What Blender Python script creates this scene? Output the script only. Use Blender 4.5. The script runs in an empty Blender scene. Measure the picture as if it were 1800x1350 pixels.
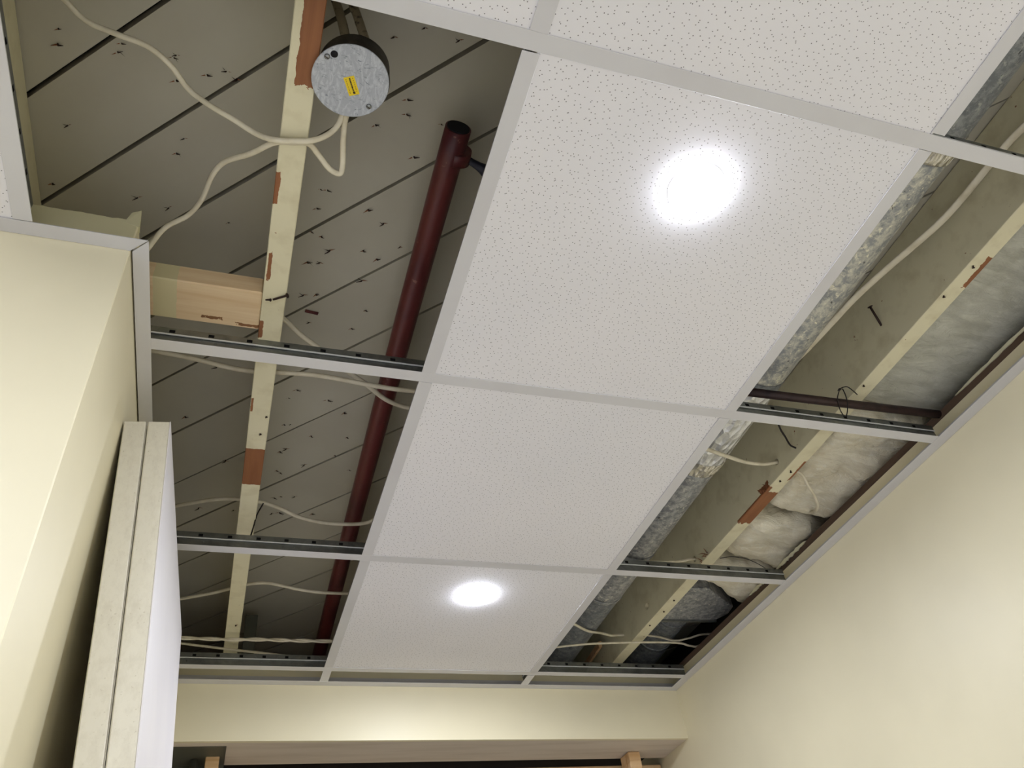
import bpy, bmesh, math, random
from mathutils import Vector, Matrix, noise

# ------------------------------------------------------------------ camera, world, exposure
H = 2.12                      # ceiling grid height above the floor (z below is measured from the grid)
sc = bpy.context.scene
col = sc.collection
cam_d = bpy.data.cameras.new('camera')
cam = bpy.data.objects.new('camera', cam_d); col.objects.link(cam)
RX = Vector((0.94816046, -0.29625635, -0.11499526))
RD = Vector((0.11950704, 0.66769292, -0.73478176))
RF = Vector((0.29446529, 0.68294827, 0.66848475))
cam.matrix_world = Matrix(((RX.x, -RD.x, -RF.x, -0.26404), (RX.y, -RD.y, -RF.y, -0.37698),
                           (RX.z, -RD.z, -RF.z, H - 0.95558), (0, 0, 0, 1)))
cam_d.sensor_width = 36; cam_d.sensor_fit = 'HORIZONTAL'
cam_d.lens = 1397.292 / 1800 * 36
cam_d.clip_start = 0.02
sc.camera = cam
wld = bpy.data.worlds.new('world'); sc.world = wld; wld.use_nodes = True
wld.node_tree.nodes['Background'].inputs[0].default_value = (0.9, 0.95, 1, 1)
wld.node_tree.nodes['Background'].inputs[1].default_value = 0.0
sc.view_settings.view_transform = 'Standard'
sc.view_settings.look = 'None'
sc.view_settings.gamma = 1.0
sc.view_settings.use_curve_mapping = False
sc.view_settings.exposure = 0.25
LENS = 630.0                  # radiance of the lamp lenses
cy = sc.cycles
cy.max_bounces = 5; cy.diffuse_bounces = 5; cy.glossy_bounces = 2; cy.transmission_bounces = 0; cy.transparent_max_bounces = 2
cy.caustics_reflective = False; cy.caustics_refractive = False
cy.use_adaptive_sampling = True; cy.adaptive_threshold = 0.07; cy.adaptive_min_samples = 16; cy.use_light_tree = False
rnd = random.Random(7)

# ------------------------------------------------------------------ materials
def srgb(r, g, b):
    f = lambda c: (c / 255 / 12.92) if c / 255 <= 0.04045 else ((c / 255 + 0.055) / 1.055) ** 2.4
    return (f(r), f(g), f(b), 1)

class Mat:
    def __init__(s, name, color, rough=0.6, metal=0.0, spec=0.4):
        s.m = bpy.data.materials.new(name); s.m.use_nodes = True
        s.nt = s.m.node_tree; s.b = s.nt.nodes['Principled BSDF']
        s.b.inputs['Base Color'].default_value = color
        s.b.inputs['Roughness'].default_value = rough
        s.b.inputs['Metallic'].default_value = metal
        s.b.inputs['Specular IOR Level'].default_value = spec
        s.color = color; s.csock = None; s.hsock = None
        s.tc = s.nt.nodes.new('ShaderNodeTexCoord')
    def n(s, t, **kw):
        nd = s.nt.nodes.new(t)
        for k, v in kw.items(): setattr(nd, k, v)
        return nd
    def link(s, a, b): s.nt.links.new(a, b)
    def coord(s, scale=(1, 1, 1), rot=(0, 0, 0)):
        mp = s.n('ShaderNodeMapping'); mp.inputs['Scale'].default_value = scale; mp.inputs['Rotation'].default_value = rot
        s.link(s.tc.outputs['Object'], mp.inputs[0]); return mp.outputs[0]
    def noise(s, scale, detail=4, rough=0.55, stretch=(1, 1, 1), dist=0.0, rot=(0, 0, 0)):
        nd = s.n('ShaderNodeTexNoise'); nd.inputs['Scale'].default_value = scale
        nd.inputs['Detail'].default_value = detail; nd.inputs['Roughness'].default_value = rough
        nd.inputs['Distortion'].default_value = dist
        s.link(s.coord(stretch, rot), nd.inputs['Vector']); return nd.outputs['Fac']
    def ramp(s, fac, lo, hi):
        r = s.n('ShaderNodeMapRange'); r.clamp = True
        r.inputs['From Min'].default_value = lo; r.inputs['From Max'].default_value = hi
        s.link(fac, r.inputs['Value']); return r.outputs['Result']
    def mix(s, fac, c2, c1=None):
        mx = s.n('ShaderNodeMix', data_type='RGBA')
        if isinstance(fac, float): mx.inputs[0].default_value = fac
        else: s.link(fac, mx.inputs[0])
        c1 = c1 if c1 is not None else s.csock
        if c1 is None: mx.inputs[6].default_value = s.color
        elif isinstance(c1, tuple): mx.inputs[6].default_value = c1
        else: s.link(c1, mx.inputs[6])
        if isinstance(c2, tuple): mx.inputs[7].default_value = c2
        else: s.link(c2, mx.inputs[7])
        s.csock = mx.outputs[2]; s.link(s.csock, s.b.inputs['Base Color']); return s.csock
    def rough(s, fac, lo, hi):
        r = s.n('ShaderNodeMapRange'); r.inputs['To Min'].default_value = lo; r.inputs['To Max'].default_value = hi
        s.link(fac, r.inputs['Value']); s.link(r.outputs['Result'], s.b.inputs['Roughness'])
    def bump(s, fac, strength=0.3, dist=0.002):
        b = s.n('ShaderNodeBump'); b.inputs['Strength'].default_value = strength; b.inputs['Distance'].default_value = dist
        s.link(fac, b.inputs['Height'])
        if s.hsock: s.link(s.hsock, b.inputs['Normal'])
        s.hsock = b.outputs['Normal']; s.link(s.hsock, s.b.inputs['Normal'])
    def math(s, op, a, b=None):
        m = s.n('ShaderNodeMath', operation=op)
        for i, v in enumerate((a, b)):
            if v is None: continue
            if isinstance(v, (int, float)): m.inputs[i].default_value = v
            else: s.link(v, m.inputs[i])
        return m.outputs[0]
    def patch(s, c, h, wob=0.35, scale=60, seed=0.0):
        """0..1 mask of a ragged box patch in object coordinates"""
        sub = s.n('ShaderNodeVectorMath', operation='SUBTRACT'); s.link(s.tc.outputs['Object'], sub.inputs[0]); sub.inputs[1].default_value = c
        ab = s.n('ShaderNodeVectorMath', operation='ABSOLUTE'); s.link(sub.outputs[0], ab.inputs[0])
        dv = s.n('ShaderNodeVectorMath', operation='DIVIDE'); s.link(ab.outputs[0], dv.inputs[0]); dv.inputs[1].default_value = h
        sp = s.n('ShaderNodeSeparateXYZ'); s.link(dv.outputs[0], sp.inputs[0])
        mx = s.math('MAXIMUM', s.math('MAXIMUM', sp.outputs[0], sp.outputs[1]), sp.outputs[2])
        nz = s.noise(scale, 4, 0.6)
        v = s.math('ADD', mx, s.math('MULTIPLY', s.math('SUBTRACT', nz, 0.5), wob))
        return s.math('LESS_THAN', v, 1.0)

M = {}
def wallpaint(name, c, rough=0.5):
    k = Mat(name, c, rough, spec=0.35)
    k.mix(k.ramp(k.noise(3.5, 3), 0.35, 0.75), tuple(x * 0.93 for x in c[:3]) + (1,))
    return k.m
M['cream_wall'] = wallpaint('cream_wall', srgb(235, 226, 195), 0.42)
M['white_wall'] = wallpaint('white_wall', srgb(226, 226, 226), 0.6)
M['cream_raw'] = wallpaint('cream_raw', srgb(214, 208, 172), 0.7)

k = Mat('deck_paint', srgb(192, 187, 170), 0.6)
k.mix(k.ramp(k.noise(5, 5), 0.4, 0.7), srgb(184, 178, 161))
M['deck'] = k.m
k = Mat('deck_backing', srgb(26, 18, 16), 0.95); M['backing'] = k.m

def joist_mat(name, patches, spots=True):
    k = Mat(name, srgb(226, 219, 188), 0.55)
    k.mix(k.ramp(k.noise(22, 4), 0.5, 0.75), srgb(210, 201, 168))
    if spots: k.mix(k.ramp(k.noise(75, 3), 0.72, 0.76), srgb(150, 110, 74))
    w = Mat.noise(k, 40, 5, 0.6, stretch=(1, 0.06, 1), dist=0.6)
    wood = k.n('ShaderNodeMix', data_type='RGBA'); k.link(k.ramp(w, 0.3, 0.7), wood.inputs[0])
    wood.inputs[6].default_value = srgb(158, 104, 66); wood.inputs[7].default_value = srgb(120, 74, 46)
    for c, h, wob in patches:
        k.mix(k.patch(c, h, wob), wood.outputs[2])
    k.bump(k.noise(80, 4, stretch=(1, 0.1, 1)), 0.2, 0.0008)
    return k.m

k = Mat('pine', srgb(226, 192, 148), 0.6)
k.mix(k.ramp(k.noise(42, 5, 0.6, stretch=(0.05, 1, 1), dist=0.8), 0.4, 0.66), srgb(203, 158, 108))
k.mix(k.ramp(k.noise(11, 2, stretch=(0.5, 1.6, 1)), 0.71, 0.76), srgb(110, 66, 36))
M['pine_plain'] = k.m
k = Mat('pine_block', srgb(232, 208, 172), 0.6)
k.mix(k.ramp(k.noise(48, 5, 0.6, stretch=(0.05, 1, 1), dist=0.8), 0.4, 0.72), srgb(218, 186, 144))
k.mix(k.patch((0.022, 0.028, 0), (0.016, 0.003, 0.2), 2.4, 110), srgb(128, 88, 56))
k.mix(k.patch((0.085, 0.035, 0), (0.02, 0.003, 0.2), 2.4, 110), srgb(138, 94, 58))
k.mix(k.patch((-0.052, 0, 0), (0.018, 0.2, 0.2), 0.3, 50), srgb(214, 204, 164))
M['pine'] = k.m

k = Mat('tile_face', srgb(235, 233, 236), 0.85, spec=0.2)
k.mix(k.ramp(k.noise(2.2, 3), 0.4, 0.7), srgb(230, 229, 233))
vo = k.n('ShaderNodeTexVoronoi', voronoi_dimensions='2D'); vo.inputs['Scale'].default_value = 112
k.link(k.tc.outputs['Object'], vo.inputs['Vector'])
hole = k.ramp(vo.outputs['Distance'], 0.098, 0.065)
big = k.math('MULTIPLY', hole, 0.85)
k.mix(big, srgb(84, 80, 80))
M['tile'] = k.m
k = Mat('tile_edge', srgb(214, 206, 186), 0.95); M['tile_edge'] = k.m
k = Mat('grid_white', srgb(212, 211, 213), 0.5); k.mix(k.ramp(k.noise(6, 2), 0.45, 0.7), srgb(208, 206, 208)); M['white'] = k.m

def metal(name, c1, c2, rough, scale, metalv=0.85, bumps=0.1):
    k = Mat(name, c1, rough, metalv, 0.5)
    k.mix(k.ramp(k.noise(scale, 5, 0.65, dist=0.7), 0.42, 0.62), c2)
    k.bump(k.noise(scale * 1.5, 3), bumps, 0.002)
    return k
k = metal('galvanised_web', srgb(150, 153, 152), srgb(134, 137, 136), 0.33, 30, 0.9, 0.02); M['web'] = k.m
k = metal('rib_highlight', srgb(246, 248, 250), srgb(240, 242, 246), 0.3, 30, 0.2, 0.02); M['rib_glint'] = k.m  # near-white colour paints in the highlight line of the tees
def spangle(name, dark, light, glint, rough=0.42, metalv=0.4):
    k = Mat(name, dark, rough, metalv, 0.5)
    n1 = k.noise(52, 5, 0.72, dist=0.35)
    k.mix(k.ramp(n1, 0.42, 0.6), light)
    k.mix(k.ramp(k.noise(80, 4, 0.7, dist=0.4), 0.56, 0.66), glint)
    k.mix(k.ramp(k.noise(60, 5, 0.7), 0.62, 0.7), srgb(52, 54, 58))
    k.bump(n1, 0.35, 0.003)
    return k.m
M['duct'] = spangle('duct_galvanised', srgb(134, 137, 141), srgb(186, 187, 187), srgb(222, 221, 212))
M['duct_pale'] = spangle('duct_galvanised_pale', srgb(150, 153, 158), srgb(208, 207, 198), srgb(238, 235, 218))
M['duct_dark'] = spangle('duct_galvanised_dull', srgb(116, 120, 125), srgb(150, 153, 156), srgb(174, 175, 172), 0.5)
k = Mat('box_cover_zinc', srgb(178, 182, 190), 0.5, 0.3)
k.mix(k.ramp(k.noise(90, 4, 0.7, stretch=(1, 0.35, 1), dist=2.5), 0.46, 0.6), srgb(200, 204, 210))
k.mix(k.ramp(k.noise(120, 3, 0.6, stretch=(0.4, 1, 1), dist=3.0), 0.6, 0.68), srgb(128, 134, 144))
M['cover'] = k.m
def foil(name, c, s):
    k = Mat(name, c, 0.24, 0.6, 0.9)
    a = k.n('ShaderNodeTexVoronoi', feature='F1'); a.inputs['Scale'].default_value = s
    k.link(k.coord((1, 0.5, 1)), a.inputs['Vector'])
    k.bump(a.outputs['Distance'], 1.0, 0.012)
    k.bump(k.noise(s * 1.6, 5, 0.7, dist=1.0), 0.6, 0.005)
    return k.m
M['foil'] = foil('crinkled_foil', srgb(250, 251, 252), 55)
M['tape'] = foil('foil_tape', srgb(244, 238, 222), 90)
k = metal('old_steel', srgb(112, 106, 98), srgb(84, 78, 72), 0.5, 25, 0.7, 0.1); M['steel'] = k.m
k = Mat('strap_paint', srgb(150, 138, 112), 0.6); k.mix(k.ramp(k.noise(60, 4), 0.55, 0.65), srgb(70, 60, 50)); M['strap'] = k.m
k = Mat('maroon_pipe', srgb(98, 44, 42), 0.38)
k.mix(k.ramp(k.noise(26, 5, stretch=(1, 0.25, 1)), 0.45, 0.7), srgb(74, 30, 34))
k.mix(k.ramp(k.noise(60, 4), 0.68, 0.72), srgb(128, 84, 72))
k.bump(k.noise(40, 4), 0.25, 0.002); M['maroon'] = k.m
k = Mat('hole_shade_paint', srgb(20, 18, 22), 0.8); M['hole_shade'] = k.m  # near-black colour stands in for the shade inside holes
k = Mat('dark_iron', srgb(44, 44, 56), 0.45, 0.3); M['iron'] = k.m
k = Mat('brown_pipe', srgb(62, 46, 44), 0.5, 0.2); k.mix(k.ramp(k.noise(40, 4), 0.5, 0.7), srgb(46, 36, 36)); M['brown_pipe'] = k.m
k = Mat('rusty_nail', srgb(62, 46, 40), 0.7, 0.3); M['nail'] = k.m
k = Mat('splinter', srgb(134, 84, 56), 0.8); M['splinter'] = k.m
k = Mat('cable_white', srgb(226, 218, 196), 0.45); k.mix(k.ramp(k.noise(30, 3, stretch=(1, 1, 1)), 0.45, 0.7), srgb(208, 198, 172)); M['cable'] = k.m
k = Mat('cable_old', srgb(216, 208, 188), 0.6); k.mix(k.ramp(k.noise(30, 3), 0.45, 0.7), srgb(200, 190, 166)); M['cable_old'] = k.m
k = Mat('wire_black', srgb(40, 34, 34), 0.6, 0.3); M['wire'] = k.m
def wool(name, c1, c2, c3, rot):
    k = Mat(name, c1, 0.95, spec=0.1)
    k.mix(k.ramp(k.noise(14, 5, 0.65, dist=0.6), 0.4, 0.65), c2)
    k.mix(k.ramp(k.noise(70, 5, 0.7, stretch=(0.25, 1, 1), dist=1.2, rot=(0, 0, rot)), 0.55, 0.72), c3)
    k.bump(k.noise(38, 6, 0.72, stretch=(0.3, 1, 1), dist=1.2, rot=(0, 0, rot)), 0.8, 0.014)
    return k.m
M['wool'] = wool('mineral_wool', srgb(246, 240, 220), srgb(230, 220, 194), srgb(252, 248, 234), 0.5)
M['wool_grey'] = wool('mineral_wool_faced', srgb(206, 205, 192), srgb(188, 187, 172), srgb(214, 213, 200), 0.9)
k = Mat('panel_edge', srgb(224, 219, 204), 0.9)
k.mix(k.ramp(k.noise(90, 5, 0.7, stretch=(1, 1, 0.6)), 0.45, 0.8), srgb(210, 204, 188))
k.mix(k.ramp(k.noise(200, 2), 0.66, 0.78), srgb(190, 182, 162)); M['panel_edge'] = k.m
k = Mat('panel_face', srgb(232, 228, 230), 0.5); k.mix(k.ramp(k.noise(4, 3), 0.4, 0.7), srgb(226, 222, 226)); M['panel_face'] = k.m
k = Mat('raw_beam', srgb(214, 202, 188), 0.8)
k.mix(k.ramp(k.noise(26, 5, stretch=(0.1, 1, 1)), 0.45, 0.7), srgb(198, 184, 168)); M['raw_beam'] = k.m
k = Mat('dark_wood', srgb(96, 78, 66), 0.85); k.mix(k.ramp(k.noise(40, 4, stretch=(1, 0.1, 1)), 0.45, 0.7), srgb(74, 58, 50)); M['dark_wood'] = k.m
k = Mat('void_shade', srgb(40, 34, 30), 0.95); M['void'] = k.m  # darkness of the unlit void, put into the colour
k = Mat('grey_plate', srgb(104, 104, 94), 0.5, 0.5); M['grey_plate'] = k.m
k = Mat('floor_vinyl', srgb(226, 224, 222), 0.6); k.mix(k.ramp(k.noise(4, 2), 0.4, 0.7), srgb(216, 214, 212)); M['floor'] = k.m
k = Mat('sticker_yellow', srgb(238, 208, 40), 0.5); M['yellow'] = k.m
k = Mat('sticker_ink', srgb(48, 36, 28), 0.6); M['ink'] = k.m
k = Mat('sticker_ink_pale', srgb(176, 140, 20), 0.6); M['ink_pale'] = k.m
k = Mat('plaster_crumb', srgb(226, 220, 192), 0.9); k.bump(k.noise(120, 4), 0.6, 0.003); M['plaster'] = k.m
e = Mat('lamp_lens', (1, 1, 1, 1), 0.4)
e.b.inputs['Emission Color'].default_value = (0.855, 0.90, 1.0, 1)
e.b.inputs['Emission Strength'].default_value = LENS
M['lens'] = e.m

# ------------------------------------------------------------------ builders
def tag(o, label=None, cat=None, group=None, kind=None):
    if label: o['label'] = label
    if cat: o['category'] = cat
    if group: o['group'] = group
    if kind: o['kind'] = kind
    return o

def thing(name, loc, label, cat, group=None):
    o = bpy.data.objects.new(name, None); col.objects.link(o)
    o.empty_display_size = 0.02
    o.location = (loc[0], loc[1], loc[2] + H)
    return tag(o, label, cat, group)

class MB:
    """collects geometry in grid coordinates (z from the ceiling grid)"""
    def __init__(s): s.v = []; s.f = []; s.mi = []; s.sm = []
    def add(s, vs, fs, mi=0, smooth=False):
        b = len(s.v); s.v += [Vector(p) for p in vs]
        for f in fs: s.f.append([b + i for i in f]); s.mi.append(mi); s.sm.append(smooth)
        return s
    def box(s, x0, x1, y0, y1, z0, z1, mi=0):
        return s.add([(x0, y0, z0), (x1, y0, z0), (x1, y1, z0), (x0, y1, z0), (x0, y0, z1), (x1, y0, z1), (x1, y1, z1), (x0, y1, z1)],
                     [(0, 3, 2, 1), (4, 5, 6, 7), (0, 1, 5, 4), (1, 2, 6, 5), (2, 3, 7, 6), (3, 0, 4, 7)], mi)
    def obox(s, o, ax, ay, az, mi=0):
        """oriented box from corner o with edge vectors"""
        o, ax, ay, az = map(Vector, (o, ax, ay, az))
        p = [o, o + ax, o + ax + ay, o + ay]; p += [q + az for q in p]
        return s.add(p, [(0, 3, 2, 1), (4, 5, 6, 7), (0, 1, 5, 4), (1, 2, 6, 5), (2, 3, 7, 6), (3, 0, 4, 7)], mi)
    def prism(s, poly, z0, z1, mi=0):
        n = len(poly); vs = [(x, y, z0) for x, y in poly] + [(x, y, z1) for x, y in poly]
        fs = [tuple(reversed(range(n))), tuple(range(n, 2 * n))] + [(i, (i + 1) % n, n + (i + 1) % n, n + i) for i in range(n)]
        return s.add(vs, fs, mi)
    def tube(s, pts, r, seg=10, mi=0, flat=1.0, caps=True, up=None, wob=0.0):
        pts = [Vector(p) for p in pts]; n = len(pts); rings = []
        u = None
        for i, p in enumerate(pts):
            t = (pts[min(i + 1, n - 1)] - pts[max(i - 1, 0)]).normalized()
            if u is None:
                u = Vector(up) if up else (Vector((0, 0, 1)) if abs(t.z) < 0.9 else Vector((1, 0, 0)))
            u = (u - t * u.dot(t)).normalized(); w = t.cross(u)
            rr = r[i] if isinstance(r, (list, tuple)) else r
            ring = []
            for k in range(seg):
                a = 2 * math.pi * k / seg
                q = w * math.cos(a) * rr + u * math.sin(a) * rr * flat
                if wob: q *= 1 + wob * noise.noise((p + q) * 22)
                ring.append(p + q)
            rings.append(ring)
        vs = [p for rg in rings for p in rg]; fs = []
        for i in range(n - 1):
            for k in range(seg):
                fs.append((i * seg + k, i * seg + (k + 1) % seg, (i + 1) * seg + (k + 1) % seg, (i + 1) * seg + k))
        s.add(vs, fs, mi, True)
        if caps:
            b = len(s.v) - len(vs)
            s.f.append([b + k for k in reversed(range(seg))]); s.mi.append(mi); s.sm.append(False)
            s.f.append([b + (n - 1) * seg + k for k in range(seg)]); s.mi.append(mi); s.sm.append(False)
        return s
    def lathe(s, c, prof, seg=40, mi=0, smooth=True):
        """prof: list of (radius, z); closed at r=0 ends"""
        c = Vector(c); vs = []; fs = []
        for r, z in prof:
            for k in range(seg):
                a = 2 * math.pi * k / seg; vs.append((c.x + r * math.cos(a), c.y + r * math.sin(a), c.z + z))
        for i in range(len(prof) - 1):
            for k in range(seg):
                fs.append((i * seg + k, i * seg + (k + 1) % seg, (i + 1) * seg + (k + 1) % seg, (i + 1) * seg + k))
        return s.add(vs, fs, mi, smooth)
    def build(s, name, mats, parent=None, origin=None, bevel=0.0, kind=None):
        if not isinstance(mats, (list, tuple)): mats = [mats]
        if parent is not None and origin is None: origin = parent_origin(parent)
        o3 = Vector(origin if origin is not None else (0, 0, 0))
        me = bpy.data.meshes.new(name)
        me.from_pydata([v - o3 for v in s.v], [], s.f)
        for m in mats: me.materials.append(M[m] if isinstance(m, str) else m)
        for p, mi, sm in zip(me.polygons, s.mi, s.sm): p.material_index = mi; p.use_smooth = sm
        bm = bmesh.new(); bm.from_mesh(me)
        if bevel: 
            bmesh.ops.remove_doubles(bm, verts=bm.verts, dist=1e-6)
            bmesh.ops.bevel(bm, geom=list(bm.edges), offset=bevel, segments=1, affect='EDGES')
        bmesh.ops.recalc_face_normals(bm, faces=bm.faces)
        bm.to_mesh(me); bm.free(); me.update()
        o = bpy.data.objects.new(name, me); col.objects.link(o)
        if parent is not None:
            o.parent = parent
            o.location = o3 - Vector(parent_origin(parent))
        else:
            o.location = (o3.x, o3.y, o3.z + H)
        ORIG[o.name] = o3
        if kind: o['kind'] = kind
        return o
ORIG = {}
def parent_origin(p):
    if p.name in ORIG: return ORIG[p.name]
    l = p.location; return Vector((l.x, l.y, l.z - H))

def spline(pts, n=8):
    P = [Vector(p) for p in pts]; P = [P[0] * 2 - P[1]] + P + [P[-1] * 2 - P[-2]]; out = []
    for i in range(1, len(P) - 2):
        a, b, c, d = P[i - 1:i + 3]
        for k in range(n):
            t = k / n
            out.append(0.5 * (2 * b + (c - a) * t + (2 * a - 5 * b + 4 * c - d) * t * t + (3 * b - a - 3 * c + d) * t ** 3))
    out.append(P[-2]); return out

def cut(o, cutters):
    """subtract meshes from o and bake the result"""
    for c in cutters:
        m = o.modifiers.new('b', 'BOOLEAN'); m.object = c; m.operation = 'DIFFERENCE'; m.solver = 'EXACT'
    bpy.context.view_layer.update()
    dg = bpy.context.evaluated_depsgraph_get()
    me = bpy.data.meshes.new_from_object(o.evaluated_get(dg))
    o.modifiers.clear(); old = o.data; o.data = me; bpy.data.meshes.remove(old)
    for c in cutters:
        md = c.data; bpy.data.objects.remove(c); bpy.data.meshes.remove(md)

def lumpy(x0, x1, y0, y1, z0, z1, r, amp, freq, seed, n=(22, 30, 12), skew=None):
    """rounded box with a wavy skin; returns MB"""
    mb = MB(); c = Vector(((x0 + x1) / 2, (y0 + y1) / 2, (z0 + z1) / 2)); h = Vector(((x1 - x0) / 2, (y1 - y0) / 2, (z1 - z0) / 2))
    off = Vector((seed * 3.1, seed * 1.7, seed * 5.3)); ids = {}; vs = []; fs = []
    def vert(i, j, k):
        key = (i, j, k)
        if key in ids: return ids[key]
        q = Vector(((2 * i / n[0] - 1) * h.x, (2 * j / n[1] - 1) * h.y, (2 * k / n[2] - 1) * h.z))
        inn = Vector([max(-h[a] + r, min(h[a] - r, q[a])) for a in range(3)])
        d = q - inn
        if d.length > 1e-9: q = inn + d.normalized() * r
        p = c + q
        nrm = (q - Vector([max(-h[a] * .6, min(h[a] * .6, q[a])) for a in range(3)]))
        nrm = nrm.normalized() if nrm.length > 1e-9 else Vector((0, 0, -1))
        w = noise.fractal((p + off) * freq, 0.7, 2.1, 5)
        p = p + nrm * amp * w
        if skew: p = skew(p)
        ids[key] = len(vs); vs.append(p); return ids[key]
    for a, (u, v) in ((0, (1, 2)), (1, (0, 2)), (2, (0, 1))):
        for side in (0, n[a]):
            for iu in range(n[u]):
                for iv in range(n[v]):
                    q = []
                    for du, dv in ((0, 0), (1, 0), (1, 1), (0, 1)):
                        t = [0, 0, 0]; t[a] = side; t[u] = iu + du; t[v] = iv + dv; q.append(vert(*t))
                    fs.append(q)
    mb.add(vs, fs, 0, True); return mb

# ------------------------------------------------------------------ the room
XR = 1.155                                   # right wall face
def yb(x): return 1.9215 + (x + 0.39) * 0.0175      # back wall face (a hair out of square)
XL, YL = -0.468, 0.428                       # corner of the projecting left wall
def structure(name, mb, mat, **kw): return mb.build(name, mat, kind='structure', **kw)
FZ = -H
structure('floor', MB().box(-2.7, 1.3, -2.9, 3.1, FZ - 0.05, FZ), 'floor')
structure('wall_right', MB().box(XR, XR + 0.012, -2.9, 3.0, FZ, 0.047), 'cream_wall')
structure('wall_left', MB().box(-1.9, XL, YL, 2.75, FZ, 0.062), 'cream_wall', bevel=0.0015)
structure('wall_front', MB().box(-2.7, 1.3, -2.9, -2.85, FZ, 0.3), 'white_wall')
structure('wall_side', MB().box(-2.7, -2.65, -2.9, 3.1, FZ, 0.3), 'white_wall')
structure('wall_rear', MB().box(-2.7, -1.85, YL + 0.6, YL + 0.65, FZ, 0.3), 'white_wall')
HB = -0.154                                  # underside of the dropped beam across the back
hd = thing('wall_back', (0.35, 1.95, HB), None, None); hd['kind'] = 'structure'
y0, y1 = yb(XL), yb(XR)
MB().prism([(XL, y0), (XR, y1), (XR, y1 + 0.012), (XL, y0 + 0.012)], HB, 0.042).build('drywall_face', 'cream_wall', hd)
MB().prism([(XL, y0 + 0.0121), (XR, y1 + 0.0121), (XR, 2.13), (XL, 2.11)], HB + 0.0008, 0.036).build('beam_core', 'raw_beam', hd)
# unfinished space behind the opening
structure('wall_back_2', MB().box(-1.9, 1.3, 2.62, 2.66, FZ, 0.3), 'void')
structure('light_block_slab', MB().box(-1.9, 1.3, 2.2, 2.62, -0.11, -0.1), 'void')  # unseen slab added to keep light out of the joist space above
structure('ceiling_3', MB().box(-2.7, 1.3, -2.9, -0.622, -0.001, 0.012).box(-2.7, -1.232, -0.622, YL + 0.65, -0.001, 0.012), 'tile')
# rim that closes the joist bays (dark colour painted in for the unlit void)
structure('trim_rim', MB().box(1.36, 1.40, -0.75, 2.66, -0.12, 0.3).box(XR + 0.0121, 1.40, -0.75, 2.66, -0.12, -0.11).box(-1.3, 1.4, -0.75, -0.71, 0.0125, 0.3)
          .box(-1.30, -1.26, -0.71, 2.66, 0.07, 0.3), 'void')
# dark wooden plate along the top of the right wall, with plaster still clinging to it
pl = thing('wall_plate', (XR + 0.03, 0.6, 0.0472), 'dark brown wooden plate along the top of the right wall', 'plate')
MB().box(XR + 0.001, XR + 0.05, -0.7, 2.6, 0.0472, 0.066).build('board', 'dark_wood', pl)
def crumb(y0, y1, seed, w=0.008):
    r2 = random.Random(seed); n = 26; mb = MB(); top = []; bot = []
    for i in range(n + 1):
        y = y0 + (y1 - y0) * i / n; e = max(0.0, math.sin(math.pi * i / n)) ** 0.5 * w
        top.append((0.0655 + e * r2.uniform(0.2, 0.7), y)); bot.append((0.0655 - e * r2.uniform(0.2, 0.6) - 0.0005, y))
    mb.prism(bot + top[::-1], XR - 0.002, XR + 0.004)
    mb.v = [Vector((p.z, p.y, p.x)) for p in mb.v]
    return mb
crumb(0.0, 0.53, 1, 0.008).build('plaster', 'plaster', pl)
crumb(1.12, 1.27, 2, 0.010).build('plaster', 'plaster', pl)
crumb(1.29, 1.42, 4, 0.009).build('plaster', 'plaster', pl)

# ---- diagonal board deck
DZ = 0.268
deck = bpy.data.objects.new('ceiling', None); col.objects.link(deck); deck.location = (0, 0.9, DZ + H); deck['kind'] = 'structure'
def clip(poly, f):
    out = []
    for i, a in enumerate(poly):
        b = poly[(i + 1) % len(poly)]; fa, fb = f(a), f(b)
        if fa >= 0: out.append(a)
        if (fa >= 0) != (fb >= 0):
            t = fa / (fa - fb); out.append((a[0] + (b[0] - a[0]) * t, a[1] + (b[1] - a[1]) * t))
    return out
DX0, DX1, DY0, DY1 = -1.25, 1.355, -0.705, 2.615
s2 = math.sqrt(0.5); PITCH = 0.1425; k0 = 0.0845
kk = -16
while True:
    lo = k0 + kk * PITCH; hi = lo + PITCH; kk += 1
    if lo > (DX1 + DY1) * s2: break
    g = (0.0034 if lo < 0.15 else 0.0021) + 0.0006 * rnd.random()
    pg = [(DX0, DY0), (DX1, DY0), (DX1, DY1), (DX0, DY1)]
    pg = clip(pg, lambda p: (p[0] + p[1]) * s2 - (lo + g)); pg = clip(pg, lambda p: (hi - g) - (p[0] + p[1]) * s2) if pg else pg
    if len(pg) < 3: continue
    dz = rnd.uniform(0, 0.002)
    cx = sum(p[0] for p in pg) / len(pg); cy = sum(p[1] for p in pg) / len(pg)
    MB().prism(pg, DZ + dz, DZ + 0.030 + dz).build('plank', 'deck', deck, origin=(cx, cy, DZ))
MB().box(DX0, DX1, DY0, DY1, DZ + 0.0335, DZ + 0.037).build('subfloor_backing', 'backing', deck)
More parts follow.
